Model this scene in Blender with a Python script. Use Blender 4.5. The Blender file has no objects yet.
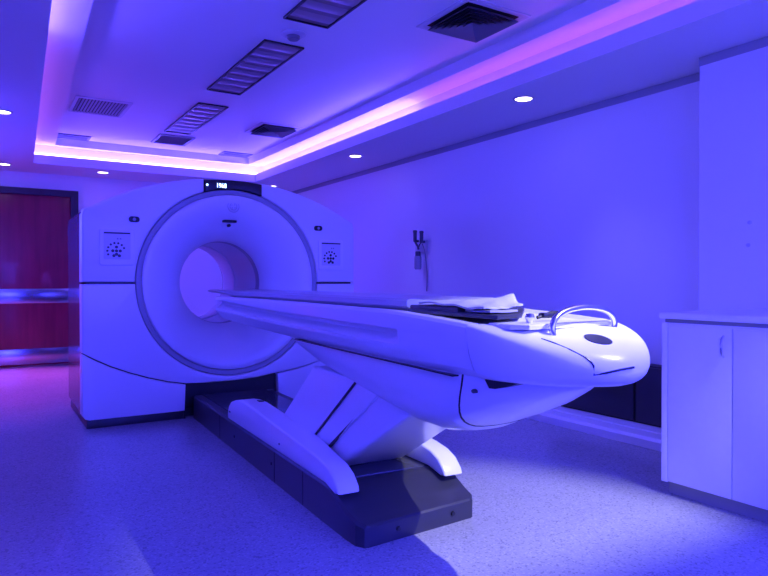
import bpy, bmesh, math
from mathutils import Vector, Matrix

scene = bpy.context.scene
COL = scene.collection
PI = math.pi

# ------------------------------------------------------------------ materials
def mat(name, color, rough=0.45, metal=0.0, bump=0.0, bscale=40.0, coat=0.0, spec=0.5, var=0.0):
    m = bpy.data.materials.new(name)
    m.use_nodes = True
    nt = m.node_tree
    b = nt.nodes['Principled BSDF']
    b.inputs['Base Color'].default_value = (*color, 1)
    b.inputs['Roughness'].default_value = rough
    b.inputs['Metallic'].default_value = metal
    b.inputs['Coat Weight'].default_value = coat
    b.inputs['Specular IOR Level'].default_value = spec
    tc = nt.nodes.new('ShaderNodeTexCoord')
    nz = nt.nodes.new('ShaderNodeTexNoise')
    nz.inputs['Scale'].default_value = bscale
    nz.inputs['Detail'].default_value = 3
    nt.links.new(tc.outputs['Object'], nz.inputs['Vector'])
    if bump > 0:
        bp = nt.nodes.new('ShaderNodeBump')
        bp.inputs['Strength'].default_value = bump
        bp.inputs['Distance'].default_value = 0.002
        nt.links.new(nz.outputs['Fac'], bp.inputs['Height'])
        nt.links.new(bp.outputs['Normal'], b.inputs['Normal'])
    v = var if var else 0.015
    mr = nt.nodes.new('ShaderNodeMapRange')
    mr.inputs['To Min'].default_value = 1 - v
    mr.inputs['To Max'].default_value = 1 + v
    nt.links.new(nz.outputs['Fac'], mr.inputs['Value'])
    mx = nt.nodes.new('ShaderNodeVectorMath'); mx.operation = 'SCALE'
    mx.inputs[0].default_value = color
    nt.links.new(mr.outputs['Result'], mx.inputs['Scale'])
    nt.links.new(mx.outputs['Vector'], b.inputs['Base Color'])
    return m

def emit(name, color, strength, base=(0.8, 0.8, 0.8)):
    m = bpy.data.materials.new(name)
    m.use_nodes = True
    b = m.node_tree.nodes['Principled BSDF']
    b.inputs['Base Color'].default_value = (*base, 1)
    b.inputs['Emission Color'].default_value = (*color, 1)
    b.inputs['Emission Strength'].default_value = strength
    return m

M = {}
M['wall'] = mat('painted wall', (0.80, 0.80, 0.80), 0.55, bump=0.05, bscale=60)
M['ceiling'] = mat('painted ceiling', (0.74, 0.74, 0.74), 0.6, bump=0.04, bscale=60)
M['white'] = mat('white plastic housing', (0.80, 0.80, 0.80), 0.32, coat=0.15)
M['table'] = mat('white table shell', (0.78, 0.78, 0.78), 0.30, coat=0.2)
M['grey'] = mat('grey plastic and recess shade', (0.36, 0.36, 0.38), 0.4)
M['liner'] = mat('bore liner plastic', (0.66, 0.66, 0.70), 0.3)
M['side'] = mat('side housing with painted shade', (0.05, 0.03, 0.05), 0.22, coat=0.3)  # shade and the red door's reflection put into the housing colour
M['keypad'] = mat('keypad foil', (0.66, 0.66, 0.72), 0.35)
M['black'] = mat('black plastic', (0.012, 0.012, 0.015), 0.35)
M['navy'] = mat('dark base plastic', (0.034, 0.034, 0.042), 0.34)
M['navytop'] = mat('dark grey base tread', (0.06, 0.06, 0.07), 0.18)
M['cradle'] = mat('grey cradle carbon', (0.46, 0.46, 0.50), 0.3)
M['vinyl'] = mat('black vinyl', (0.03, 0.03, 0.04), 0.42, bump=0.1, bscale=90)
M['cloth'] = mat('white cotton', (0.40, 0.40, 0.42), 0.85, bump=0.4, bscale=160)
M['chrome'] = mat('satin metal', (0.72, 0.72, 0.76), 0.18, metal=1.0)
M['alu'] = mat('brushed aluminium band', (0.62, 0.62, 0.66), 0.22, metal=1.0, bump=0.1, bscale=30)
M['frame'] = mat('dark door frame', (0.035, 0.02, 0.03), 0.35)
M['cab'] = mat('white laminate', (0.84, 0.84, 0.84), 0.35)
M['kick'] = mat('grey plinth laminate', (0.30, 0.29, 0.30), 0.4)
M['louver'] = mat('grey louvre metal', (0.34, 0.27, 0.27), 0.35)
M['fixture'] = mat('dark lamp housing', (0.20, 0.15, 0.15), 0.4)
M['ventdark'] = mat('dark duct interior', (0.01, 0.01, 0.012), 0.7)
M['ventgrey'] = mat('grey vent metal', (0.20, 0.20, 0.22), 0.5)
M['ventwhite'] = mat('white vent metal', (0.55, 0.55, 0.57), 0.5)
M['flow'] = mat('dark flowmeter', (0.06, 0.06, 0.08), 0.3)
M['bottle'] = mat('translucent bottle plastic', (0.35, 0.35, 0.38), 0.15)
M['tube'] = emit('lit cove tube', (0.095, 0.06, 1.0), 40.0)
M['led'] = emit('lit purple strip', (0.50, 0.11, 1.0), 3.6)
M['lamp'] = emit('lit downlight', (0.86, 0.72, 1.0), 6.0)
M['digit'] = emit('lit display digits', (0.35, 0.55, 1.0), 5.0)

def wood():
    m = mat('red door laminate', (0.42, 0.02, 0.05), 0.3, coat=0.2)
    nt = m.node_tree
    b = nt.nodes['Principled BSDF']
    tc = nt.nodes.new('ShaderNodeTexCoord')
    mp = nt.nodes.new('ShaderNodeMapping'); mp.inputs['Scale'].default_value = (5, 5, 0.5)
    nz = nt.nodes.new('ShaderNodeTexNoise'); nz.inputs['Scale'].default_value = 3; nz.inputs['Detail'].default_value = 6
    cr = nt.nodes.new('ShaderNodeValToRGB')
    cr.color_ramp.elements[0].color = (0.20, 0.014, 0.04, 1); cr.color_ramp.elements[1].color = (0.28, 0.022, 0.055, 1)
    cr.color_ramp.elements[0].position = 0.35; cr.color_ramp.elements[1].position = 0.65
    nt.links.new(tc.outputs['Object'], mp.inputs['Vector']); nt.links.new(mp.outputs['Vector'], nz.inputs['Vector'])
    nt.links.new(nz.outputs['Fac'], cr.inputs['Fac']); nt.links.new(cr.outputs['Color'], b.inputs['Base Color'])
    return m
M['door'] = wood()

def terrazzo():
    m = bpy.data.materials.new('terrazzo floor'); m.use_nodes = True
    nt = m.node_tree; b = nt.nodes['Principled BSDF']
    tc = nt.nodes.new('ShaderNodeTexCoord')
    v = nt.nodes.new('ShaderNodeTexVoronoi'); v.inputs['Scale'].default_value = 130
    cr = nt.nodes.new('ShaderNodeValToRGB'); cr.color_ramp.interpolation = 'CONSTANT'
    e = cr.color_ramp.elements
    e[0].position = 0; e[0].color = (0.25, 0.25, 0.26, 1)
    e[1].position = 0.10; e[1].color = (0.34, 0.34, 0.345, 1)
    x = e.new(0.55); x.color = (0.37, 0.37, 0.37, 1)
    x = e.new(0.90); x.color = (0.42, 0.42, 0.415, 1)
    sep = nt.nodes.new('ShaderNodeSeparateColor')
    nt.links.new(tc.outputs['Object'], v.inputs['Vector'])
    nt.links.new(v.outputs['Color'], sep.inputs['Color'])
    nt.links.new(sep.outputs['Red'], cr.inputs['Fac'])
    n2 = nt.nodes.new('ShaderNodeTexNoise'); n2.inputs['Scale'].default_value = 1.4; n2.inputs['Detail'].default_value = 4
    nt.links.new(tc.outputs['Object'], n2.inputs['Vector'])
    mr = nt.nodes.new('ShaderNodeMapRange'); mr.inputs['To Min'].default_value = 0.9; mr.inputs['To Max'].default_value = 1.08
    nt.links.new(n2.outputs['Fac'], mr.inputs['Value'])
    sc = nt.nodes.new('ShaderNodeVectorMath'); sc.operation = 'SCALE'
    nt.links.new(cr.outputs['Color'], sc.inputs[0]); nt.links.new(mr.outputs['Result'], sc.inputs['Scale'])
    nt.links.new(sc.outputs['Vector'], b.inputs['Base Color'])
    rr = nt.nodes.new('ShaderNodeMapRange'); rr.inputs['To Min'].default_value = 0.17; rr.inputs['To Max'].default_value = 0.30
    nt.links.new(n2.outputs['Fac'], rr.inputs['Value']); nt.links.new(rr.outputs['Result'], b.inputs['Roughness'])
    return m
M['floor'] = terrazzo()

# ------------------------------------------------------------------ mesh helpers
def obj(name, bm, m, parent=None, smooth=True, angle=35, kind=None, label=None):
    bmesh.ops.remove_doubles(bm, verts=bm.verts, dist=1e-5)
    bmesh.ops.recalc_face_normals(bm, faces=bm.faces)
    me = bpy.data.meshes.new(name)
    bm.to_mesh(me); bm.free()
    if smooth:
        for p in me.polygons: p.use_smooth = True
        me.set_sharp_from_angle(angle=math.radians(angle))
    me.materials.append(m)
    o = bpy.data.objects.new(name, me)
    COL.objects.link(o)
    if parent: o.parent = parent
    if kind: o['kind'] = kind
    if label: o['label'] = label
    return o

def thing(name, label, cat, loc=(0, 0, 0), rotz=0, group=None):
    o = bpy.data.objects.new(name, None); COL.objects.link(o)
    o.empty_display_size = 0.1
    o.location = loc; o.rotation_euler = (0, 0, rotz)
    o['label'] = label; o['category'] = cat
    if group: o['group'] = group
    return o

def tag(o, label, cat, group=None):
    o['label'] = label; o['category'] = cat
    if group: o['group'] = group
    return o

def B(): return bmesh.new()

def box(bm, x0, x1, y0, y1, z0, z1, bev=0.0, seg=2):
    r = bmesh.ops.create_cube(bm, size=1)
    vs = r['verts']
    for v in vs:
        v.co = Vector(((x0 + x1) / 2 + v.co.x * (x1 - x0), (y0 + y1) / 2 + v.co.y * (y1 - y0), (z0 + z1) / 2 + v.co.z * (z1 - z0)))
    if bev:
        es = list({e for v in vs for e in v.link_edges})
        bmesh.ops.bevel(bm, geom=es, offset=bev, segments=seg, affect='EDGES', profile=0.5)
    return bm

def prism(bm, pts, f0, f1, bev=0.0, seg=3, both=False):
    """pts: 2-D polygon; f0/f1 map (a,b) to the front and back 3-D point; front boundary edges bevelled."""
    va = [bm.verts.new(f0(a, b)) for a, b in pts]
    vb = [bm.verts.new(f1(a, b)) for a, b in pts]
    n = len(pts)
    bm.faces.new(va); bm.faces.new(vb[::-1])
    for i in range(n):
        bm.faces.new((va[i], vb[i], vb[(i + 1) % n], va[(i + 1) % n]))
    bmesh.ops.recalc_face_normals(bm, faces=bm.faces)
    if bev:
        es = []
        for ring in ((va, vb) if both else (va,)):
            for i in range(n):
                e = bm.edges.get((ring[i], ring[(i + 1) % n]))
                if e: es.append(e)
        bmesh.ops.bevel(bm, geom=es, offset=bev, segments=seg, affect='EDGES', profile=0.5, clamp_overlap=True)
    return bm

def loft(bm, loops, close=True, cap0=True, cap1=True):
    rings = [[bm.verts.new(p) for p in lp] for lp in loops]
    n = len(rings[0])
    for r0, r1 in zip(rings, rings[1:]):
        for i in range(n if close else n - 1):
            j = (i + 1) % n
            bm.faces.new((r0[i], r0[j], r1[j], r1[i]))
    if cap0: bm.faces.new(rings[0][::-1])
    if cap1: bm.faces.new(rings[-1])
    return bm

def lathe(bm, prof, axis_o, axis='Y', n=96):
    rings = []
    for k in range(n):
        a = 2 * PI * k / n
        ring = []
        for r, h in prof:
            c, s = r * math.cos(a), r * math.sin(a)
            if axis == 'Y': p = (axis_o[0] + c, axis_o[1] + h, axis_o[2] + s)
            elif axis == 'Z': p = (axis_o[0] + c, axis_o[1] + s, axis_o[2] + h)
            else: p = (axis_o[0] + h, axis_o[1] + c, axis_o[2] + s)
            ring.append(bm.verts.new(p))
        rings.append(ring)
    for k in range(n):
        r0, r1 = rings[k], rings[(k + 1) % n]
        for i in range(len(prof) - 1):
            try: bm.faces.new((r0[i], r0[i + 1], r1[i + 1], r1[i]))
            except ValueError: pass
    bmesh.ops.remove_doubles(bm, verts=bm.verts, dist=1e-6)
    return bm

def tube(bm, pts, r, n=8, cap=True):
    pts = [Vector(p) for p in pts]
    loops = []
    up = None
    for i, p in enumerate(pts):
        if i == 0: d = pts[1] - p
        elif i == len(pts) - 1: d = p - pts[i - 1]
        else: d = (pts[i + 1] - p).normalized() + (p - pts[i - 1]).normalized()
        d.normalize()
        if up is None:
            up = Vector((0, 0, 1)) if abs(d.z) < 0.9 else Vector((1, 0, 0))
        a = (up - d * up.dot(d)).normalized(); b = d.cross(a); up = a
        rr = r[i] if isinstance(r, (list, tuple)) else r
        loops.append([p + a * (rr * math.cos(2 * PI * k / n)) + b * (rr * math.sin(2 * PI * k / n)) for k in range(n)])
    return loft(bm, loops, True, cap, cap)

def arc(cx, cz, r, a0, a1, n):
    return [(cx + r * math.cos(a0 + (a1 - a0) * i / n), cz + r * math.sin(a0 + (a1 - a0) * i / n)) for i in range(n + 1)]

def smoothpath(P, n=6):
    P = [Vector(p) for p in P]; out = []
    for i in range(len(P) - 1):
        p0 = P[max(i - 1, 0)]; p1 = P[i]; p2 = P[i + 1]; p3 = P[min(i + 2, len(P) - 1)]
        for k in range(n):
            t = k / n
            out.append(0.5 * ((2 * p1) + (p2 - p0) * t + (2 * p0 - 5 * p1 + 4 * p2 - p3) * t * t + (3 * p1 - p0 - 3 * p2 + p3) * t ** 3))
    out.append(P[-1]); return out

def dup(root, loc, label):
    r = root.copy(); COL.objects.link(r); r.location = loc; r['label'] = label
    for ch in list(root.children):
        c = ch.copy(); COL.objects.link(c); c.parent = r
        for g in list(ch.children):
            d = g.copy(); COL.objects.link(d); d.parent = c
    return r

# ------------------------------------------------------------------ room shell
XL, XR, XN = -0.42, 4.05, 3.78        # left wall, far right wall, projecting right wall
YF, YB = -1.0, 9.33                   # front wall, back wall
ZS, ZC, ZT = 2.46, 2.71, 2.80         # soffit, cove cavity, tray ceiling

obj('floor', box(B(), XL - 0.2, XR + 0.2, YF - 0.2, YB + 0.2, -0.1, 0), M['floor'], kind='structure', smooth=False)

bm = B()
box(bm, XR, XR + 0.2, 2.37, YB + 0.2, 0, ZS - 0.05)
box(bm, XR + 0.06, XR + 0.2, 2.37, YB + 0.2, ZS - 0.05, ZS + 0.3)          # shadow gap under the soffit
box(bm, XN, XR + 0.2, YF - 0.2, 2.37, 0, ZS - 0.05, 0.006)
box(bm, XN + 0.06, XR + 0.2, YF - 0.2, 2.37, ZS - 0.05, ZS + 0.3)
obj('wall_right', bm, M['wall'], kind='structure', smooth=False)
obj('wall_back', box(B(), XL - 0.2, XR, YB, YB + 0.2, 0, ZS + 0.3), M['wall'], kind='structure', smooth=False)
# unseen left wall: parapet, piers and lintel around an opening added for blue fill light
bm = B()
box(bm, XL - 0.2, XL, YF - 0.2, YB, 0, 1.40)
box(bm, XL - 0.2, XL, YF - 0.2, YB, 2.38, ZS + 0.3)
for y0, y1 in ((YF - 0.2, 5.4), (8.3, YB)):
    box(bm, XL - 0.2, XL, y0, y1, 1.40, 2.38)
obj('wall_left', bm, M['wall'], kind='structure', smooth=False)
# front wall, behind the camera, with a wide opening added to let blue light in
bm = B()
box(bm, XL, XN, YF - 0.12, YF, 0, 0.85)
box(bm, XL, XN, YF - 0.12, YF, 2.38, ZS + 0.3)
box(bm, XL, -0.2, YF - 0.12, YF, 0.85, 2.38)
obj('wall_front', bm, M['wall'], kind='structure', smooth=False)

# ceiling: soffit ring, lip, ledge, cove cavity, step and tray in one mesh
LX0, LX1, LY0, LY1 = 0.45, 3.23, 0.38, 8.57
def lipx(y): return 0.513 + 0.0427 * (y - 8.57)      # the left lip is not quite parallel to the right one
def rect(x0, x1, y0, y1, z): return [(x0, y0, z), (x1, y0, z), (x1, y1, z), (x0, y1, z)]
def lrect(o, ox1, oy0, oy1, z):
    y0, y1 = LY0 + oy0, LY1 + oy1
    return [(lipx(y0) + o, y0, z), (LX1 + ox1, y0, z), (LX1 + ox1, y1, z), (lipx(y1) + o, y1, z)]
bm = B()
d = 0.17
loops = [rect(XL - 0.2, XR + 0.2, YF - 0.2, YB + 0.2, ZS + 0.3),
         rect(XL - 0.2, XR + 0.2, YF - 0.2, YB + 0.2, ZS),
         lrect(0, 0, 0, 0, ZS), lrect(0, 0, 0, 0, ZS + 0.105),
         lrect(-0.03, 0.03, -0.03, 0.03, ZS + 0.105), lrect(-0.03, 0.03, -0.03, 0.03, ZS + 0.07),
         lrect(-d, d, -d, d, ZS + 0.07), lrect(-d, d, -d, d, ZC),
         lrect(0.235, -0.06, 0.1, 0.08, ZC), lrect(0.235, -0.06, 0.1, 0.08, ZT)]
loft(bm, loops, True, False, True)
o = obj('ceiling', bm, M['ceiling'], kind='structure', smooth=False)

obj('gap_shade_1', box(B(), XR - 0.004, XR + 0.06, 2.37, YB, ZS - 0.055, ZS - 0.001), M['grey'], kind='structure', smooth=False)  # added strips, their grey stands in for shade in the soffit gap
obj('gap_shade_2', box(B(), XN - 0.004, XN + 0.06, YF, 2.37, ZS - 0.055, ZS - 0.001), M['grey'], kind='structure', smooth=False)
# low boxed ledge along the right wall
bm = B()
prism(bm, [(3.63, 0), (3.63, 0.05), (3.65, 0.068), (3.78, 0.068), (3.785, 0.074), (XR, 0.074), (XR, 0)],
      lambda a, b: (a, 2.37, b), lambda a, b: (a, YB, b))
obj('baseboard_right', bm, M['wall'], kind='structure', smooth=False)

# door in the back wall
bm = B()
box(bm, -0.33, 0.985, YB - 0.03, YB - 0.001, 0.01, 2.175, 0.003)
door = obj('door_1', bm, M['door'], kind='structure')
bm = B()
box(bm, 0.985, 1.075, YB - 0.06, YB, 0, 2.25); box(bm, -0.41, -0.33, YB - 0.06, YB, 0, 2.25); box(bm, -0.41, 1.075, YB - 0.061, YB, 2.175, 2.255)
obj('door_frame', bm, M['frame'], door, label='dark door frame')
obj('metal_band', box(B(), -0.32, 0.975, YB - 0.036, YB - 0.03, 0.80, 0.985, 0.002), M['alu'], door, label='silver band across red door')
obj('kick_plate', box(B(), -0.32, 0.975, YB - 0.036, YB - 0.03, 0.03, 0.225, 0.002), M['alu'], door, label='silver kick plate')

# ------------------------------------------------------------------ scanner gantry
G = thing('scanner_gantry', 'huge white scanner gantry with round bore in front of the red door', 'scanner', (1.735, 5.1, 0))
CZ, RC = 1.066, 0.757
HW = 1.125
AR, AZ = 2.15, -0.245
def archz(x, k=0.0): return AZ + math.sqrt((AR - k) ** 2 - x * x)
def xz(y0, y1): return (lambda a, b: (a, y0, b)), (lambda a, b: (a, y1, b))
f0, f1 = xz(0, 0.12)
def circ_pt_x(x, up=True): return (x, CZ + (1 if up else -1) * math.sqrt(RC * RC - x * x))
ZSEAM_U, ZSEAM_M = 1.070, 1.054
def upper_piece(s):
    xd = 0.236
    pts = [(-HW, ZSEAM_U), (-HW, archz(HW) - 0.03), (-HW + 0.012, archz(HW - 0.02))]
    for i in range(1, 25):
        x = -HW + 0.02 + (HW - 0.02 - xd) * i / 24
        pts.append((x, archz(x)))
    a0 = math.acos(-xd / RC); a1 = PI - math.asin((ZSEAM_U - CZ) / RC)
    pts += arc(0, CZ, RC, a0, a1, 22)
    return [(a * s, b) for a, b in pts]
for s in (1, -1):
    obj('upper_cover', prism(B(), upper_piece(s), f0, f1, 0.018), M['white'], G)
seam = [(-HW, 0.556), (-1.03, 0.500), (-0.93, 0.447), (-0.80, 0.392), (-0.66, 0.342), (-0.52, 0.303), (-0.385, 0.275)]
mid = [(-HW, ZSEAM_M)]
aL = PI + math.asin((CZ - ZSEAM_M) / RC)
mid += arc(0, CZ, RC, aL, 3 * PI - aL, 64)
mid += [(HW, ZSEAM_M)] + [(-a, b + 0.03 * max(0, 1 - (abs(a) - .385) / .4)) for a, b in seam] + [(0.2, 0.278), (0, 0.268), (-0.2, 0.268)] + seam[::-1]
obj('middle_cover', prism(B(), mid, f0, f1, 0.010), M['white'], G)
for s in (1, -1):
    lift = 0.0 if s == 1 else 0.03
    low = [(a, b + lift * max(0, 1 - (abs(a) - .385) / .4) - 0.009) for a, b in seam] + [(-0.392, 0.062), (-HW + 0.05, 0.062), (-HW + 0.02, 0.072), (-HW, 0.10)]
    obj('lower_cover', prism(B(), [(a * s, b) for a, b in low], f0, f1, 0.008), M['white'], G)
    obj('plinth', box(B(), *sorted((s * -0.40, s * (-HW + 0.03))), 0.012, 1.0, 0, 0.064, 0.006), M['vinyl'], G, label='dark plinth')
# dark backing that shows in the seams
def outline_at(a, inset=0.0, hw=HW):
    dx, dz = math.cos(a), math.sin(a)
    t = 1e9
    h = hw - inset
    if abs(dx) > 1e-9: t = min(t, h / abs(dx))
    if dz < -1e-9: t = min(t, (0.07 + inset - CZ) / dz)
    # arch
    oz = CZ - AZ; R = AR - inset
    bq = dz * oz; cq = oz * oz - R * R
    t = min(t, -bq + math.sqrt(bq * bq - cq))
    return (dx * t, CZ + dz * t)
NA = 160
angs = [2 * PI * k / NA for k in range(NA)]
bm = B()
def oloop(y, inset, hw=HW): return [(*(lambda q: (q[0], y, q[1]))(outline_at(a, inset, hw)),) for a in angs]
def cloop(y, r): return [(r * math.cos(a), y, CZ + r * math.sin(a)) for a in angs]
loft(bm, [cloop(0.05, RC + 0.002), cloop(0.05, RC + 0.003), oloop(0.05, 0.03)], True, False, False)
obj('seam_backing', bm, M['black'], G, label='dark seam between white covers')
bm = B()
loft(bm, [oloop(0.06, 0.004), oloop(0.9, 0.004), oloop(0.98, 0.03), oloop(1.02, 0.08, HW - 0.04), oloop(1.44, 0.12, HW - 0.20), oloop(1.47, 0.16, HW - 0.22), cloop(1.47, 0.42), cloop(1.45, 0.38)], True, False, False)
obj('rear_housing', bm, M['side'], G, label='rear housing with shade put into its dark colour')
# round front
bm = B(); lathe(bm, [(RC + 0.001, 0.08), (RC - 0.004, 0.016), (RC - 0.010, 0.009), (0.722, 0.009), (0.712, 0.014), (0.708, 0.06)], (0, 0, CZ))
obj('bore_ring', bm, M['grey'], G, label='ring around the funnel, groove shade in its grey')  # darker grey stands in for the shade in the groove
bm = B(); lathe(bm, [(0.710, 0.05), (0.707, 0.006), (0.699, 0.0), (0.66, 0.002), (0.60, 0.020), (0.54, 0.054), (0.48, 0.100), (0.43, 0.155), (0.39, 0.212), (0.365, 0.262), (0.354, 0.295), (0.350, 0.33), (0.350, 0.42)], (0, 0, CZ), n=128)
obj('bore_funnel', bm, M['white'], G, angle=60)
bm = B(); lathe(bm, [(0.356, 0.40), (0.350, 0.425), (0.350, 0.97), (0.340, 0.975), (0.340, 1.005), (0.350, 1.01), (0.350, 1.30), (0.36, 1.38), (0.39, 1.46)], (0, 0, CZ), n=128)
obj('bore_liner', bm, M['liner'], G, label='grey bore lining')
bm = B(); lathe(bm, [(0.3505, 0.335), (0.346, 0.342), (0.346, 0.415), (0.3505, 0.42)], (0, 0, CZ), n=128)
obj('laser_band', bm, M['grey'], G, label='dark grey band inside bore')
# notch recess
bm = B(); box(bm, -0.44, 0.44, 0.10, 0.14, 0, 0.34); box(bm, -0.40, -0.385, 0.012, 0.11, 0, 0.28); box(bm, 0.39, 0.405, 0.012, 0.11, 0, 0.30)
obj('recess_panel', bm, M['black'], G, label='black recess under the ring')
# display
pts = [(x, archz(x) - 0.012) for x in [-0.23 + 0.473 * i / 12 for i in range(13)]] + [circ_pt_x(x) for x in [0.243 - 0.473 * i / 12 for i in range(13)]]
g0, g1 = xz(-0.008, 0.12)
disp = obj('display_screen', prism(B(), pts, g0, g1, 0.006), M['black'], G, label='glossy black curved display')
cu = bpy.data.curves.new('t', 'FONT'); cu.body = '1968'; cu.size = 0.05; cu.extrude = 0.0015; cu.align_x = 'CENTER'; cu.align_y = 'CENTER'
to = bpy.data.objects.new('t', cu); COL.objects.link(to)
bpy.context.view_layer.update()
me = bpy.data.meshes.new_from_object(to.evaluated_get(bpy.context.evaluated_depsgraph_get()))
bpy.data.objects.remove(to)
bm = B(); bm.from_mesh(me); bpy.data.meshes.remove(me)
for v in bm.verts: v.co = Vector((v.co.x * 0.85 - 0.10, -0.0105 - v.co.z, v.co.y + 1.842))
obj('display_digits', bm, M['digit'], disp, smooth=False, label='glowing white blue digits')
bm = B(); lathe(bm, [(0.0, -0.003), (0.008, -0.003), (0.008, 0.0)], (-0.215, -0.008, 1.842), n=16)
obj('indicator_light', bm, M['digit'], disp, label='small glowing dot')
# maker's round badge, word bar, laser window
bm = B()
for r in (0.048, 0.030): lathe(bm, [(r - 0.004, 0.0), (r - 0.004, -0.003), (r + 0.002, -0.003), (r + 0.002, 0.0)], (0.005, 0.010, 1.685), n=40)
for k in range(4):
    a = k * PI / 2 + 0.4
    tube(bm, [(0.005 + 0.012 * math.cos(a), 0.008, 1.685 + 0.012 * math.sin(a)), (0.005 + 0.022 * math.cos(a + .7), 0.008, 1.685 + 0.022 * math.sin(a + .7)), (0.005 + 0.030 * math.cos(a + .9), 0.008, 1.685 + 0.030 * math.sin(a + .9))], 0.003, 6)
obj('round_badge', bm, M['ventwhite'], G, label='faint round emblem')
obj('laser_window', box(B(), -0.068, 0.042, 0.030, 0.075, 1.556, 1.576, 0.004), M['black'], G, label='black laser slot')
bm = B(); lathe(bm, [(0, -0.004), (0.011, -0.004), (0.013, 0.004), (0.013, 0.03)], (-0.015, 0.050, 1.533), n=20)
obj('sensor_eye', bm, M['black'], G, label='round black sensor')
# control panels and oval buttons on either side of the bore
def rrect(cx, cz, w, h, r, n=5):
    p = []
    for sx, sz, a in ((1, 1, 0), (-1, 1, PI / 2), (-1, -1, PI), (1, -1, 1.5 * PI)):
        p += arc(cx + sx * (w / 2 - r), cz + sz * (h / 2 - r), r, a, a + PI / 2, n)
    return p
def disc(bm, x, z, r, y0=-0.006, y1=0.004, n=14): lathe(bm, [(0, y0), (r * 0.8, y0), (r, y0 + 0.002), (r, y1)], (x, 0, z), n=n)
for s, px, pz in ((-1, -0.886, 1.328), (1, 0.885, 1.306)):
    h0, h1 = xz(-0.012, 0.02)
    pan = obj('control_panel', prism(B(), rrect(px, pz, 0.245, 0.270, 0.022), h0, h1, 0.005), M['cab'], G)
    k0, k1 = xz(-0.013, 0.0)
    obj('keypad', prism(B(), rrect(px, pz + 0.010, 0.185, 0.200, 0.008), k0, k1, 0.001), M['keypad'], pan)
    obj('panel_strip', box(B(), px - 0.092, px + 0.092, -0.016, -0.010, pz + 0.098, pz + 0.109, 0.001), M['navy'], pan, label='dark strip on the control panel')
    for dx in (0.004, 0.024):
        obj('button', (lambda b: (disc(b, px + dx, pz + 0.062, 0.007, -0.016, -0.010), b)[1])(B()), M['grey'], pan)
    for k in range(8):
        a = math.radians(205 - 26 * k)
        obj('button', (lambda b: (disc(b, px - 0.008 + 0.060 * math.cos(a), pz - 0.030 + 0.060 * math.sin(a), 0.0085, -0.016, -0.010), b)[1])(B()), M['navy'], pan)
    for dx, dz in ((0, 0.028), (-0.026, 0), (0.026, 0), (0, 0), (-0.018, -0.036), (0.020, -0.036), (0, -0.025)):
        obj('button', (lambda b: (disc(b, px - 0.005 + dx, pz - 0.028 + dz, 0.0115, -0.017, -0.010), b)[1])(B()), M['navy'], pan)
    bx, bz = s * 0.764, 1.540
    btn = obj('emergency_button', prism(B(), rrect(bx, bz, 0.078, 0.044, 0.02), *xz(-0.008, 0.01), 0.003), M['black'], G, label='small black oval button')
    obj('button_centre', (lambda b: (disc(b, bx, bz, 0.012, -0.014, -0.006), b)[1])(B()), M['grey'], btn)

# ------------------------------------------------------------------ patient table
TH = math.radians(-2.8)
T = thing('patient_table', 'long white motorised patient table leading into the scanner bore', 'patient table', (1.735, 5.1, 0), TH)
# floor base with ramped front
def bsec(y, w, zt, k=0.0, zb=0.0, e=0.012):
    P = [(-w, zb), (-w, zt - e), (-w + e, zt), (w - e, zt), (w, zt - e), (w, zb)]
    return [(x, y + k * x, z) for x, z in P]
bm = B()
loft(bm, [bsec(-0.02, 0.325, 0.176), bsec(-2.56, 0.325, 0.176), bsec(-2.62, 0.325, 0.168, 0.05), bsec(-2.745, 0.324, 0.115, 0.09), bsec(-2.815, 0.318, 0.098, 0.11), bsec(-2.850, 0.295, 0.088, 0.12), bsec(-2.857, 0.28, 0.080, 0.12)])
base = obj('floor_base', bm, M['navy'], T, label='dark floor base with ramped front', angle=25)
for x in (-0.13, 0.17):
    bm = B(); lathe(bm, [(0, -0.006), (0.009, -0.006), (0.011, 0.0), (0.011, 0.02)], (x, -2.858 + 0.12 * x, 0.045), n=16)
    obj('bolt', bm, M['black'], base)
for y in (-0.85, -1.55):
    bm = B(); lathe(bm, [(0, -0.004), (0.007, -0.004), (0.009, 0.0), (0.009, 0.01)], (-0.326, y - 0.3, 0.09), axis='X', n=16)
    obj('bolt', bm, M['black'], base)
for y in (-0.8, -1.9, -2.3):
    obj('panel_joint', box(B(), -0.327, -0.320, y - 0.003, y + 0.003, 0.002, 0.165), M['black'], base)
obj('tread_plate', box(B(), -0.26, 0.26, -2.55, -0.03, 0.17, 0.182, 0.003), M['navytop'], base)
# side covers of the lift
def lift_cover(s):
    top = [(-1.000, 0.178), (-0.995, 0.215), (-1.02, 0.262), (-1.07, 0.298), (-1.16, 0.322), (-1.30, 0.338), (-1.42, 0.338), (-1.7, 0.324), (-2.2, 0.295), (-2.48, 0.274), (-2.58, 0.258), (-2.645, 0.232), (-2.69, 0.190), (-2.70, 0.165), (-2.66, 0.158), (-2.56, 0.178)]
    return prism(B(), top, lambda a, b: (s * 0.326, a, b), lambda a, b: (s * (0.19 if a > -2.4 else 0.22), a, b), 0.011, 3, True)
for s in (-1, 1):
    lc = obj('lift_side_cover', lift_cover(s), M['table'], T)
    obj('cover_slot', box(B(), *sorted((s * 0.300, s * 0.3275)), -1.065, -1.035, 0.225, 0.235), M['black'], lc) if s == -1 else None
    obj('cover_slot', box(B(), *sorted((s * 0.205, s * 0.235)), -1.38, -1.33, 0.334, 0.342), M['black'], lc) if s == -1 else None
    if s == -1:
        bm = B(); lathe(bm, [(0, -0.003), (0.005, -0.003), (0.006, 0.0), (0.006, 0.01)], (-0.3265, -1.98, 0.225), axis='X', n=12)
        obj('cover_screw', bm, M['navy'], lc)
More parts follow.
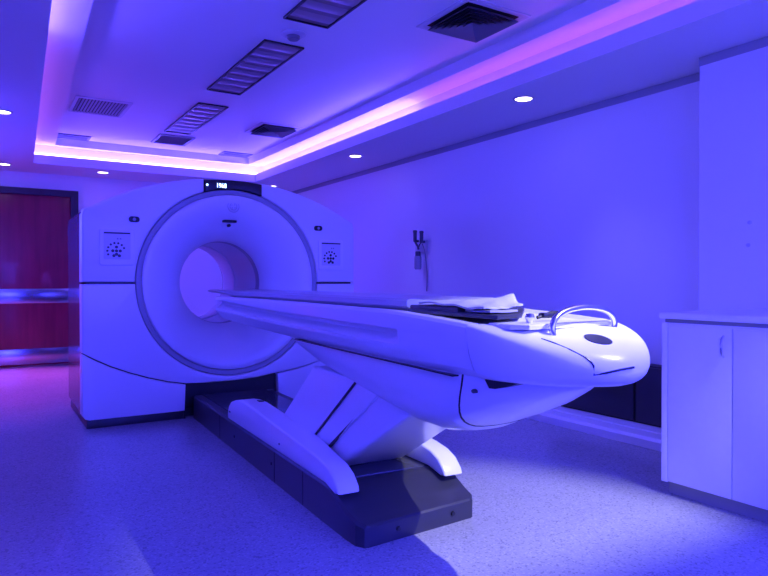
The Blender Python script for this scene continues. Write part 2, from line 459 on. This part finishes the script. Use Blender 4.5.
# slanted telescoping lift column: three sleeves
def sleeve(y0b, y1b, y0t, y1t, hw, zb, zt, bev):
    pts = [(y0b, zb), (y0t, zt), (y1t, zt), (y1b, zb)]
    return prism(B(), pts, lambda a, b: (-hw, a, b), lambda a, b: (hw, a, b), bev, 3, True)
obj('lift_sleeve', sleeve(-1.52, -1.99, -2.14, -2.63, 0.205, 0.18, 0.64, 0.012), M['table'], T)
obj('lift_sleeve', sleeve(-1.75, -2.18, -2.45, -2.88, 0.193, 0.18, 0.64, 0.012), M['table'], T)
obj('lift_sleeve', sleeve(-1.95, -2.42, -2.60, -3.20, 0.181, 0.195, 0.64, 0.03), M['table'], T)
# black gaps between sleeves
for y, hw, gw in ((-1.99, 0.2005, 0.012), (-2.18, 0.1925, 0.018)):
    obj('sleeve_gap', prism(B(), [(y + 0.004, 0.18), (y - 0.636, 0.64), (y - 0.640 - gw, 0.64), (y - gw, 0.18)], lambda a, b: (-hw, a, b), lambda a, b: (hw, a, b)), M['black'], T)
# undercarriage hull
def hull(y, w, zb, sh=0.0, zt=0.79, n=20, p=2.6):
    out = []
    for k in range(n + 1):
        a = PI * k / n
        c, s = math.cos(a), math.sin(a)
        f = abs(s) ** (2 / p)
        out.append((-w * math.copysign(abs(c) ** (2 / p), c), y + sh * f ** 1.6, zt - (zt - zb) * f))
    return out
HY = [(-1.90, 0.225, 0.735), (-1.98, 0.24, 0.70), (-2.2, 0.25, 0.638), (-2.5, 0.256, 0.585), (-2.84, 0.258, 0.535), (-3.04, 0.258, 0.510), (-3.20, 0.256, 0.510), (-3.36, 0.253, 0.532, 0.05), (-3.482, 0.247, 0.552, 0.14)]
bm = B(); loft(bm, [hull(*h) for h in HY], True)
obj('undercarriage', bm, M['table'], T, angle=50)
bm = B(); loft(bm, [hull(-3.4825, 0.2475, 0.5515, 0.14), hull(-3.4895, 0.2475, 0.5535, 0.14)], True)
obj('hull_seam', bm, M['black'], T, label='dark seam around the hull')
HN = [(-3.489, 0.245, 0.555, 0.14), (-3.56, 0.228, 0.598, 0.10), (-3.625, 0.206, 0.648, 0.05), (-3.68, 0.175, 0.695, 0.02), (-3.725, 0.13, 0.733), (-3.75, 0.08, 0.757)]
bm = B(); loft(bm, [hull(*h) for h in HN], True)
un = obj('undercarriage_nose', bm, M['table'], T, angle=50)
obj('grip_slot', prism(B(), [(-3.585, 0.768), (-3.600, 0.742), (-3.62, 0.742), (-3.67, 0.756), (-3.70, 0.768)], lambda a, b: (-0.247 + (abs(a + 3.56) * 0.35), a, b), lambda a, b: (-0.10, a, b)), M['black'], un, label='dark grip slot')
bm = B(); lathe(bm, [(0, -0.003), (0.005, -0.003), (0.007, 0.0), (0.007, 0.03)], (-0.238, -3.525, 0.722), axis='X', n=14)
obj('bolt', bm, M['navy'], un)
# table body with grooved sides
def body(y, rim, groove=1.0, low=0.77, w=0.312, n=None, dz=0.0):
    g = 0.030 * groove
    q = 1 - groove
    half = [(0.0, low), (w - 0.085, low), (w - 0.058, low + 0.004), (w - 0.030, low + 0.030), (w - 0.004 - 0.013 * q, low + 0.066),
            (w - 0.002 - 0.010 * q, low + 0.080), (w - 0.060 * groove - 0.008 * q, low + 0.108), (w - 0.066 * groove - 0.006 * q, low + 0.124), (w - 0.058 * groove - 0.005 * q, low + 0.131),
            (w - 0.004, low + 0.137), (w, rim - 0.022), (w - 0.001, rim - 0.010), (w - 0.010, rim),
            (w - 0.045, rim + 0.002), (w - 0.060, rim - 0.010 + dz), (0.0, rim - 0.010 + dz)]
    L = [(-a, y, b) for a, b in half] + [(a, y, b) for a, b in half[::-1][1:-1]]
    return L
BY = [(-0.618, 0.962, 0.6, 0.815, 0.300), (-0.625, 0.966, 1, 0.805, 0.308), (-0.9, 0.968, 1, 0.800, 0.312), (-2.0, 0.968, 1, 0.776, 0.312), (-3.08, 0.964, 1, 0.765, 0.312), (-3.16, 0.962, 0.05, 0.765, 0.312), (-3.40, 0.951, 0.0, 0.768, 0.311), (-3.583, 0.940, 0.0, 0.770, 0.310)]
bm = B(); loft(bm, [body(y, r, g, lo, w) for y, r, g, lo, w in BY])
tb = obj('table_body', bm, M['table'], T, angle=22)
for s in (-1, 1):
    obj('body_seam', prism(B(), [(-2.05, 0.7725), (-2.05, 0.7765), (-3.46, 0.7665), (-3.46, 0.7625)], lambda a, b: (s * 0.225, a, b), lambda a, b: (s * 0.272, a, b)), M['black'], tb)
# nose
NW, NL, NY, NP = 0.310, 0.360, -3.587, 1.72
LV = [(0.001, .768, .766), (.5, .768, .766), (.78, .770, .768), (.86, .780, .772), (.915, .805, .778), (.955, .842, .785), (.985, .885, .793), (1.0, .918, .805), (.999, .927, .815), (.992, .934, .828),
      (.975, .938, .843), (.93, .940, .863), (.82, .940, .889), (.65, .940, .909), (.45, .940, .925), (.2, .940, .936), (0.001, .940, .940)]
def nose_pt(rho, z0, z1, a):
    t = math.sin(a)
    x = -NW * math.copysign(abs(math.cos(a)) ** (2 / NP), math.cos(a)) * rho
    y = NY - NL * abs(t) ** (2 / NP) * rho
    k = t ** 1.5
    return (x, y, z0 + (z1 - z0) * k)
bm = B()
NN = 40
rings = [[nose_pt(r, z0, z1, PI * k / NN) for k in range(NN + 1)] for r, z0, z1 in LV]
loft(bm, rings, False, False, False)
# closing face at the joint
vs = [bm.verts.new(p) for p in [r[0] for r in rings] + [r[-1] for r in rings[::-1]]]
bm.faces.new(vs)
nose = obj('table_nose', bm, M['table'], T, angle=50)
from mathutils.bvhtree import BVHTree
NB = BVHTree.FromPolygons([v.co.copy() for v in nose.data.vertices], [list(p.vertices) for p in nose.data.polygons])
def nz_(x, y): return NB.ray_cast(Vector((x, y, 1.2)), Vector((0, 0, -1)))[0].z
bm = B()
ring = [(-0.022 + 0.041 * math.cos(2 * PI * k / 32), -3.840 + 0.038 * math.sin(2 * PI * k / 32)) for k in range(32)]
loft(bm, [[(x, y, nz_(x, y) - 0.004) for x, y in ring], [(x, y, nz_(x, y) + 0.0025) for x, y in ring]])
obj('sensor_disc', bm, M['navy'], T, label='dark oval disc on the table nose')
seam_pts = [(-0.187, -3.78, 0.906), (-0.172, -3.812, 0.897), (-0.149, -3.855, 0.879), (-0.124, -3.89, 0.859), (-0.116, -3.9, 0.849), (-0.112, -3.906, 0.838), (-0.11, -3.906, 0.813), (-0.084, -3.925, 0.819), (-0.046, -3.94, 0.827), (0.0, -3.949, 0.832)]
obj('nose_seam', tube(B(), seam_pts, 0.0032, 6), M['black'], T, label='black seam line on the table nose')
# cradle
def csec(y, w, zt, th):
    return [(-w, y, zt - 0.008), (-w + 0.012, y, zt), (-w * 0.55, y, zt - 0.006), (0, y, zt - 0.012), (w * 0.55, y, zt - 0.006), (w - 0.012, y, zt), (w, y, zt - 0.008), (w, y, zt - th * 0.6), (w - 0.03, y, zt - th), (-w + 0.03, y, zt - th), (-w, y, zt - th * 0.6)]
bm = B(); loft(bm, [csec(0.14, 0.10, 1.008, 0.018), csec(0.11, 0.17, 1.009, 0.020), csec(0.0, 0.205, 1.010, 0.024), csec(-0.50, 0.213, 1.011, 0.030), csec(-0.7, 0.215, 1.012, 0.052), csec(-3.08, 0.215, 1.006, 0.046)])
obj('cradle', bm, M['cradle'], T, label='long grey sliding cradle on top')
# handle, disc, knob
P = smoothpath([(-0.130, -3.770, 0.910), (-0.132, -3.768, 0.938), (-0.112, -3.762, 0.964), (-0.06, -3.752, 0.984), (0.03, -3.742, 0.993), (0.12, -3.728, 0.984), (0.172, -3.718, 0.964), (0.192, -3.712, 0.938), (0.190, -3.710, 0.910)], 5)
hd = obj('push_handle', tube(B(), P, 0.0095, 12), M['chrome'], T, label='arched silver push handle')
bm = B(); prism(bm, [(-0.235, -3.60), (-0.235, -3.70), (-0.20, -3.745), (0.19, -3.70), (0.22, -3.64), (0.22, -3.60)], lambda a, b: (a, b, 0.945), lambda a, b: (a, b, 0.930), 0.004)
obj('handle_plate', bm, M['table'], T)
bm = B(); box(bm, -0.045, 0.03, -3.64, -3.61, 0.955, 0.972, 0.006); tube(bm, [(-0.06, -3.625, 0.957), (0.0, -3.63, 0.972), (0.05, -3.62, 0.968)], 0.006)
obj('release_lever', bm, M['black'], T, label='black lever under the handle')
bm = B(); lathe(bm, [(0, 0.02), (0.011, 0.018), (0.015, 0.008), (0.013, 0.0), (0.008, -0.012)], (-0.14, -3.68, 0.955), axis='Z', n=20)
obj('release_knob', bm, M['chrome'], T, label='small silver knob')

# ------------------------------------------------------------------ things on the table
R2 = Matrix.Rotation(TH, 4, 'Z')
def tl(p): return Vector((1.735, 5.1, 0)) + R2.to_3x3() @ Vector(p)
pad = thing('foot_pad', 'flat black padded foot extension lying under the white sheet on the table', 'pad', tl((0, -3.35, 0.955)), TH)
pp = [(-0.222, 0.25), (-0.225, -0.28), (-0.09, -0.235), (0.07, -0.06), (0.20, 0.08), (0.20, 0.25)]
obj('pad_board', prism(B(), pp, lambda a, b: (a, b, 0.014 + 0.006 * b), lambda a, b: (a, b, 0.0), 0.003), M['vinyl'], pad)
pq = [(-0.215, 0.245), (-0.215, -0.06), (0.05, -0.05), (0.19, 0.09), (0.19, 0.245)]
obj('pad_cushion', prism(B(), pq, lambda a, b: (a, b, 0.030), lambda a, b: (a, b, 0.012), 0.006), M['vinyl'], pad)
# folded sheet: a lower fold lying on the pad and an upper flap lifting at the end
def sheet(fn, nu=22, nv=16, th=0.006):
    bm = B()
    g = [[Vector(fn(i / nu, j / nv)) for j in range(nv + 1)] for i in range(nu + 1)]
    top = [[bm.verts.new(p) for p in r] for r in g]
    bot = [[bm.verts.new(p - Vector((0, 0, th))) for p in r] for r in g]
    for i in range(nu):
        for j in range(nv):
            bm.faces.new((top[i][j], top[i + 1][j], top[i + 1][j + 1], top[i][j + 1]))
            bm.faces.new((bot[i][j + 1], bot[i + 1][j + 1], bot[i + 1][j], bot[i][j]))
    edge = [(i, 0) for i in range(nu)] + [(nu, j) for j in range(nv)] + [(i, nv) for i in range(nu, 0, -1)] + [(0, j) for j in range(nv, 0, -1)]
    for (a, b), (c, dd) in zip(edge, edge[1:] + edge[:1]):
        bm.faces.new((top[a][b], bot[a][b], bot[c][dd], top[c][dd]))
    return bm
def flap(u, v):
    A, E = Vector((-0.205, 0.20, 0.040)), Vector((-0.215, -0.20, 0.028))
    Bf, Cf, Df = Vector((0.10, 0.22, 0.040)), Vector((0.06, -0.02, 0.052)), Vector((0.0, -0.14, 0.034))
    near = A.lerp(E, u)
    far = Bf.lerp(Cf, u / 0.6) if u < 0.6 else Cf.lerp(Df, (u - 0.6) / 0.4)
    p = near.lerp(far, v)
    p.z += 0.006 * math.sin(u * 8 + v * 3) ** 2 + 0.014 * math.exp(-((u - 0.60 + 0.25 * (1 - v)) / 0.10) ** 2) * v + 0.003 * math.sin(v * 9 + u * 4) ** 2
    return p
sh = thing('folded_sheet', 'rumpled white folded sheet lying on the black pad on the table', 'sheet', tl((0, -3.35, 0.955)), TH)
obj('sheet_flap', sheet(flap), M['cloth'], sh, angle=80)
def under(u, v):
    return (-0.205 + 0.13 * v, -0.09 - (0.13 - 0.02 * v) * u, 0.0235 - 0.001 * math.sin(v * 7 + u * 4))
obj('sheet_fold', sheet(under), M['cloth'], sh, angle=80)

# ------------------------------------------------------------------ cabinet by the right wall
CX, CY0, CY1 = 2.93, 1.28, 2.02
cb = thing('cabinet', 'low white two door cabinet standing against the right wall', 'cabinet', (CX, CY1, 0))
def c(p): return p
bm = B(); box(bm, 0.0, XN - CX - 0.002, CY0 - CY1, 0.0, 0.065, 0.866, 0.003)
obj('carcass', bm, M['cab'], cb)
bm = B(); box(bm, 0.03, XN - CX - 0.002, CY0 - CY1, -0.012, 0.0, 0.066)
obj('plinth', bm, M['kick'], cb, label='grey recessed plinth')
d1 = obj('door', box(B(), -0.019, -0.001, 1.661 - CY1, 1.984 - CY1, 0.072, 0.855, 0.002), M['cab'], cb)
d2 = obj('door', box(B(), -0.019, -0.001, 1.335 - CY1, 1.656 - CY1, 0.072, 0.855, 0.002), M['cab'], cb)
obj('edge_post', box(B(), -0.019, -0.001, 1.988 - CY1, 0.0, 0.066, 0.864, 0.002), M['cab'], cb)
hy = 1.700 - CY1
obj('handle', tube(B(), smoothpath([(-0.019, hy, 0.820), (-0.034, hy, 0.805), (-0.041, hy - 0.002, 0.770), (-0.034, hy, 0.735), (-0.019, hy, 0.722)], 5), 0.0055, 8), M['chrome'], d1, label='curved metal handle')
hy = 1.615 - CY1
obj('handle', tube(B(), smoothpath([(-0.019, 1.370 - CY1, 0.820), (-0.040, 1.370 - CY1, 0.805), (-0.041, 1.370 - CY1, 0.770), (-0.040, 1.370 - CY1, 0.735), (-0.019, 1.370 - CY1, 0.722)], 5), 0.0055, 8), M['chrome'], d2, label='curved metal handle')
obj('shadow_gap', box(B(), 0.004, XN - CX - 0.002, CY0 - CY1, -0.004, 0.866, 0.886), M['kick'], cb)
tag(obj('countertop', box(B(), CX - 0.028, XN - 0.002, CY0, CY1 + 0.012, 0.8862, 0.918, 0.006, 3), M['cab']), 'white laminate worktop lying on the low white cabinet', 'countertop')

# black low unit on the ledge
bk = thing('storage_box', 'long black low box standing on the white ledge, half behind the cabinet', 'box', (3.93, 3.1, 0.0742))
obj('box_body', box(B(), 0.0, 0.115, -0.70, 0.62, 0.0, 0.415, 0.006), M['black'], bk)
for y0, y1 in ((-0.16, 0.61), (-0.69, -0.18)):
    obj('front_panel', box(B(), -0.012, 0.001, y0, y1, 0.012, 0.403, 0.004), M['vinyl'], bk)

# oxygen / suction outlet set on the right wall
ox = thing('oxygen_flowmeter', 'oxygen outlet with two flowmeters and a humidifier bottle on the right wall', 'flowmeter', (XR, 5.70, 1.42))
obj('wall_plate', box(B(), -0.02, -0.001, -0.10, 0.12, -0.03, 0.10, 0.005), M['ventwhite'], ox)
for y, z in ((0.065, 0.115), (-0.055, 0.10)):
    bm = B(); lathe(bm, [(0, 0), (0.016, 0.0), (0.020, 0.02), (0.020, 0.10), (0.024, 0.105), (0.022, 0.125), (0, 0.13)], (-0.06, y, z - 0.03), axis='Z', n=20)
    fm = obj('flow_tube', bm, M['flow'], ox, label='dark flowmeter tube')
    bm = B(); lathe(bm, [(0, -0.03), (0.014, -0.028), (0.014, 0.03), (0, 0.032)], (-0.045, y, z - 0.02), axis='X', n=14)
    obj('flow_knob', bm, M['flow'], fm)
bm = B(); tube(bm, [(-0.06, 0.065, 0.09), (-0.06, 0.04, 0.06), (-0.06, 0.01, 0.03), (-0.06, 0.0, 0.0)], 0.012); tube(bm, [(-0.06, -0.055, 0.08), (-0.06, -0.02, 0.05), (-0.06, 0.0, 0.02)], 0.007)
obj('connector', bm, M['flow'], ox, label='dark connector')
bm = B(); lathe(bm, [(0, 0.05), (0.026, 0.05), (0.030, 0.045), (0.030, -0.0), (0.0, -0.0)], (-0.06, 0.01, -0.07), axis='Z', n=20)
obj('bottle_cap', bm, M['flow'], ox, label='dark screw cap')
bm = B(); lathe(bm, [(0, 0.0), (0.034, 0.0), (0.038, -0.02), (0.038, -0.13), (0.030, -0.145), (0, -0.145)], (-0.06, 0.01, -0.07), axis='Z', n=20)
obj('humidifier_bottle', bm, M['bottle'], ox, label='translucent humidifier bottle')
bm = B(); tube(bm, smoothpath([(-0.05, -0.055, 0.06), (-0.05, -0.10, -0.02), (-0.04, -0.115, -0.15), (-0.03, -0.118, -0.30), (-0.03, -0.11, -0.45)], 5), 0.005)
obj('hose', bm, M['ventgrey'], ox, label='thin hanging hose')
# two small fixings on the projecting right wall
for i, (y, z, nm) in enumerate(((2.054, 1.415, 'upper'), (2.062, 1.285, 'lower'))):
    bm = B(); lathe(bm, [(0, -0.014), (0.009, -0.012), (0.012, -0.004), (0.012, 0)], (XN - 0.001, y, z), axis='X', n=14)
    tag(obj('wall_hook', bm, M['ventwhite']), f'small pale {nm} wall hook on the right wall above the cabinet', 'hook', 'wall hooks above the cabinet')

# ------------------------------------------------------------------ ceiling fixtures
# downlights in the soffit (the disc sits in a trim ring)
def downlight(loc, label):
    r = thing('downlight', label, 'ceiling light', loc, 0, 'recessed downlights around the ceiling tray')
    bm = B(); lathe(bm, [(0.062, 0.004), (0.064, -0.006), (0.078, -0.004), (0.080, 0.0)], (0, 0, -0.0005), axis='Z', n=32)
    obj('trim_ring', bm, M['ventwhite'], r)
    bm = B(); lathe(bm, [(0, 0.0), (0.0625, 0.0)], (0, 0, -0.003), axis='Z', n=32)
    obj('lamp_disc', bm, M['lamp'], r, label='glowing white disc')
    return r
DL = [((3.49, 3.60, ZS), 'glowing downlight in the soffit above the right wall, nearest of its row', 70),
      ((3.50, 6.21, ZS), 'glowing downlight in the soffit above the right wall, second of its row', 80),
      ((3.57, 8.80, ZS), 'glowing downlight in the corner beyond the scanner, above right end of the display', 40),
      ((1.308, 8.83, ZS), 'glowing downlight above the wall just right of the red door', 40),
      ((0.227, 8.83, ZS), 'glowing downlight directly above the red door', 300),
      ((0.145, 6.12, ZS), 'glowing downlight at the left edge of the photo, nearer than the door', 70)]
first = None
for loc, lab, pw in DL:
    r = downlight(loc, lab) if first is None else dup(first, loc, lab)
    if first is None: first = r
for loc, lab, pw in DL:
    L = bpy.data.lights.new('downlight_beam', 'SPOT')
    L.energy = pw; L.color = (0.10, 0.09, 1.0) if pw < 100 else (0.95, 0.10, 1.0)
    L.spot_size = math.radians(100); L.spot_blend = 0.7; L.shadow_soft_size = 0.06
    lo = bpy.data.objects.new('downlight_beam', L); COL.objects.link(lo); lo.location = (loc[0], loc[1], loc[2] - 0.02)
    if pw > 20: L.spot_size = math.radians(70); lo.rotation_euler = (math.radians(-22), 0, 0)

# louvred light panels, switched off
def light_panel(y0, y1, x0, x1, label):
    r = thing('light_panel', label, 'ceiling light', (x0, y0, ZT), 0, 'unlit louvred light panels in the ceiling tray')
    w, l = x1 - x0, y1 - y0
    obj('housing', box(B(), 0.01, w - 0.01, 0.01, l - 0.01, -0.004, -0.0005), M['fixture'], r)
    bm = B()
    for a in ((0, 0.012, 0, l), (w - 0.012, w, 0, l), (0, w, 0, 0.012), (0, w, l - 0.012, l)): box(bm, *a, -0.014, -0.0005)
    obj('frame', bm, M['black'], r)
    n = int(l / 0.16)
    for k in range(n):
        y = 0.03 + (l - 0.06) * (k + 0.5) / n
        bm = B(); prism(bm, [(y - 0.055, -0.005), (y - 0.02, -0.011), (y + 0.02, -0.011), (y + 0.055, -0.005)], lambda a, b: (0.018, a, b), lambda a, b: (w - 0.018, a, b))
        obj('louvre', bm, M['louver'], r)
light_panel(2.42, 3.93, 1.675, 2.000, 'unlit grey louvred ceiling panel at the top edge, nearest of three in line')
light_panel(4.36, 5.75, 1.715, 2.025, 'unlit grey louvred ceiling panel beside the smoke detector, middle of three in line')
light_panel(6.22, 7.60, 1.775, 2.072, 'unlit grey louvred ceiling panel farthest along the ceiling, beside the small dark grille')

# air vents
def diffuser(x0, x1, y0, y1, label):
    cx, cy = (x0 + x1) / 2, (y0 + y1) / 2; w = x1 - x0; l = y1 - y0
    r = thing('air_diffuser', label, 'air vent', (cx, cy, ZT), 0, 'square stepped air diffusers')
    obj('duct', box(B(), -w / 2 + .03, w / 2 - .03, -l / 2 + .03, l / 2 - .03, -0.004, -0.0005), M['ventdark'], r)
    bm = B()
    def rr(k, z): return [(-w / 2 * k, -l / 2 * k, z), (w / 2 * k, -l / 2 * k, z), (w / 2 * k, l / 2 * k, z), (-w / 2 * k, l / 2 * k, z)]
    loft(bm, [rr(1.0, -0.0005), rr(1.0, -0.008), rr(0.96, -0.012), rr(0.86, -0.010), rr(0.80, -0.003)], True, False, False)
    obj('flange', bm, M['ventwhite'], r)
    for k in range(6):
        a = 0.80 - 0.125 * k
        bm = B(); loft(bm, [rr(a, -0.036), rr(a - 0.115, -0.007), rr(a - 0.125, -0.006), rr(a - 0.01, -0.037)], True, False, False)
        obj('vane', bm, M['ventgrey'], r)
    return r
diffuser(2.50, 3.03, 3.06, 3.60, 'large square dark air diffuser nearest the viewer, above the bright cove')
diffuser(2.57, 3.06, 6.62, 7.16, 'square dark air diffuser far along the ceiling near the right cove corner')

def grille(x0, x1, y0, y1, z, nbar, along, label, dark=True, frame='ventwhite'):
    r = thing('air_grille', label, 'air vent', (x0, y0, z), 0, None)
    w, l = x1 - x0, y1 - y0
    obj('duct', box(B(), 0.01, w - 0.01, 0.01, l - 0.01, -0.004, -0.0005), M['ventdark'] if dark else M['ventgrey'], r)
    bm = B(); f = 0.03
    for a in ((0, f, 0, l), (w - f, w, 0, l), (f, w - f, 0, f), (f, w - f, l - f, l)): box(bm, *a, -0.014, -0.0005)
    obj('flange', bm, M[frame], r)
    for k in range(nbar):
        t = (k + 0.5) / nbar
        if along == 'y':
            x = f + (w - 2 * f) * t
            bm = B(); prism(bm, [(x - 0.006, -0.005), (x + 0.006, -0.013), (x + 0.009, -0.012), (x - 0.003, -0.004)], lambda a, b: (a, f, b), lambda a, b: (a, l - f, b))
        else:
            y = f + (l - 2 * f) * t
            bm = B(); prism(bm, [(y - 0.006, -0.005), (y + 0.006, -0.013), (y + 0.009, -0.012), (y - 0.003, -0.004)], lambda a, b: (f, a, b), lambda a, b: (w - f, a, b))
        obj('slat', bm, M['ventgrey'], r)
    return r
grille(0.745, 1.245, 6.58, 7.20, ZT, 15, 'y', 'dark slatted air grille at the left of the ceiling above the scanner')
grille(1.77, 2.18, 7.76, 8.27, ZT, 8, 'x', 'small dark square grille at the end of the line of light panels', frame='ventgrey')
grille(0.74, 1.11, 8.36, 8.60, ZT, 4, 'x', 'faint narrow air slot in the far left ceiling corner', False, 'ventgrey')
grille(2.72, 3.12, 8.36, 8.60, ZT, 4, 'x', 'faint narrow air slot in the far right ceiling corner', False, 'ventgrey')

# smoke detector
sd = thing('smoke_detector', 'round white smoke detector on the ceiling beside the light panels', 'smoke detector', (1.85, 4.16, ZT))
bm = B(); lathe(bm, [(0.085, 0), (0.085, -0.008), (0.070, -0.016), (0.06, -0.018), (0, -0.018)], (0, 0, -0.0005), axis='Z', n=32)
obj('base_plate', bm, M['ventwhite'], sd)
bm = B(); lathe(bm, [(0.045, -0.018), (0.044, -0.036), (0.035, -0.044), (0, -0.044)], (0, 0, 0), axis='Z', n=32)
obj('sensor_head', bm, M['ventgrey'], sd)

# lit tubes lying on the cove ledge, and the dimmer purple strip behind the rest of the lip
zt = ZS + 0.07 + 0.030
def cove(name, p0, p1, m, label, cat, r=0.022, lift=0.0, group=None):
    bm = B(); tube(bm, [(p0[0], p0[1], zt + lift), (p1[0], p1[1], zt + lift)], r, 10)
    o = obj(name, bm, M[m]); tag(o, label, cat, group); return o
cove('cove_light_tube', (lipx(8.57) - 0.08, LY1 + 0.10), (LX1 + 0.10, LY1 + 0.10), 'tube', 'glowing white blue light tube in the far cove above the scanner', 'cove light', lift=0.02)
cove('cove_light_tube', (LX1 + 0.10, LY1 + 0.07), (LX1 + 0.10, 4.85), 'tube', 'glowing light tube in the right cove, ending in a bright tip mid ceiling', 'cove light', lift=0.02)
cove('cove_light_tube', (lipx(4.75) - 0.013, 4.75), (lipx(2.2) - 0.013, 2.2), 'tube', 'glowing light tube in the left cove at the top left of the photo', 'cove light', lift=0.02)
cove('cove_light_strip', (LX1 + 0.10, 4.80), (LX1 + 0.10, LY0), 'led', 'dim pink purple strip in the right cove nearer than the bright tube', 'cove light', 0.016)
cove('cove_light_strip', (lipx(8.6) - 0.08, LY1 + 0.05), (lipx(4.8) - 0.08, 4.80), 'led', 'dim purple strip in the left cove beyond the bright tube', 'cove light', 0.016)

# ------------------------------------------------------------------ cove spot above the front lip, its beam cut by the lip
L = bpy.data.lights.new('cove_spot_beam', 'SPOT')
L.energy = 455; L.color = (0.80, 0.78, 1.0); L.spot_size = math.radians(45); L.spot_blend = 0.6; L.shadow_soft_size = 0.010
lo = bpy.data.objects.new('cove_spot_beam', L); COL.objects.link(lo)
lo.location = (2.62, 0.318, 2.69)
lo.rotation_euler = (Vector((1.95, 1.62, 0.32)) - lo.location).to_track_quat('-Z', 'Y').to_euler()

# ------------------------------------------------------------------ world
w = bpy.data.worlds.new('World'); scene.world = w; w.use_nodes = True
bg = w.node_tree.nodes['Background']
nt = w.node_tree
tc = nt.nodes.new('ShaderNodeTexCoord'); sx = nt.nodes.new('ShaderNodeSeparateXYZ'); mr = nt.nodes.new('ShaderNodeMapRange')
mr.inputs['From Min'].default_value = -0.15; mr.inputs['From Max'].default_value = 0.15
mr.inputs['To Min'].default_value = 3.0; mr.inputs['To Max'].default_value = 16.0
nt.links.new(tc.outputs['Generated'], sx.inputs['Vector']); nt.links.new(sx.outputs['Z'], mr.inputs['Value'])
bg.inputs['Color'].default_value = (0.043, 0.043, 1.0, 1)  # blue fill, let in by the openings added in the unseen walls
nt.links.new(mr.outputs['Result'], bg.inputs['Strength'])

# ------------------------------------------------------------------ camera
F, VX, HZ, H = 645.0, -18.0, 282.0, 1.07
yaw = math.atan((384 - VX) / F); pitch = math.atan((288 - HZ) / F)
cam = bpy.data.cameras.new('camera')
cam.sensor_width = 36; cam.lens = F / 768 * 36
co = bpy.data.objects.new('camera', cam); COL.objects.link(co)
co.location = (0, 0, H); co.rotation_euler = (PI / 2 - pitch, 0, -yaw)
cam.clip_start = 0.02
scene.camera = co
scene.view_settings.view_transform = 'Standard'
scene.view_settings.look = 'None'
scene.view_settings.exposure = 0.3
scene.view_settings.gamma = 1.0
scene.view_settings.use_curve_mapping = False
scene.cycles.max_bounces = 8
scene.cycles.diffuse_bounces = 6
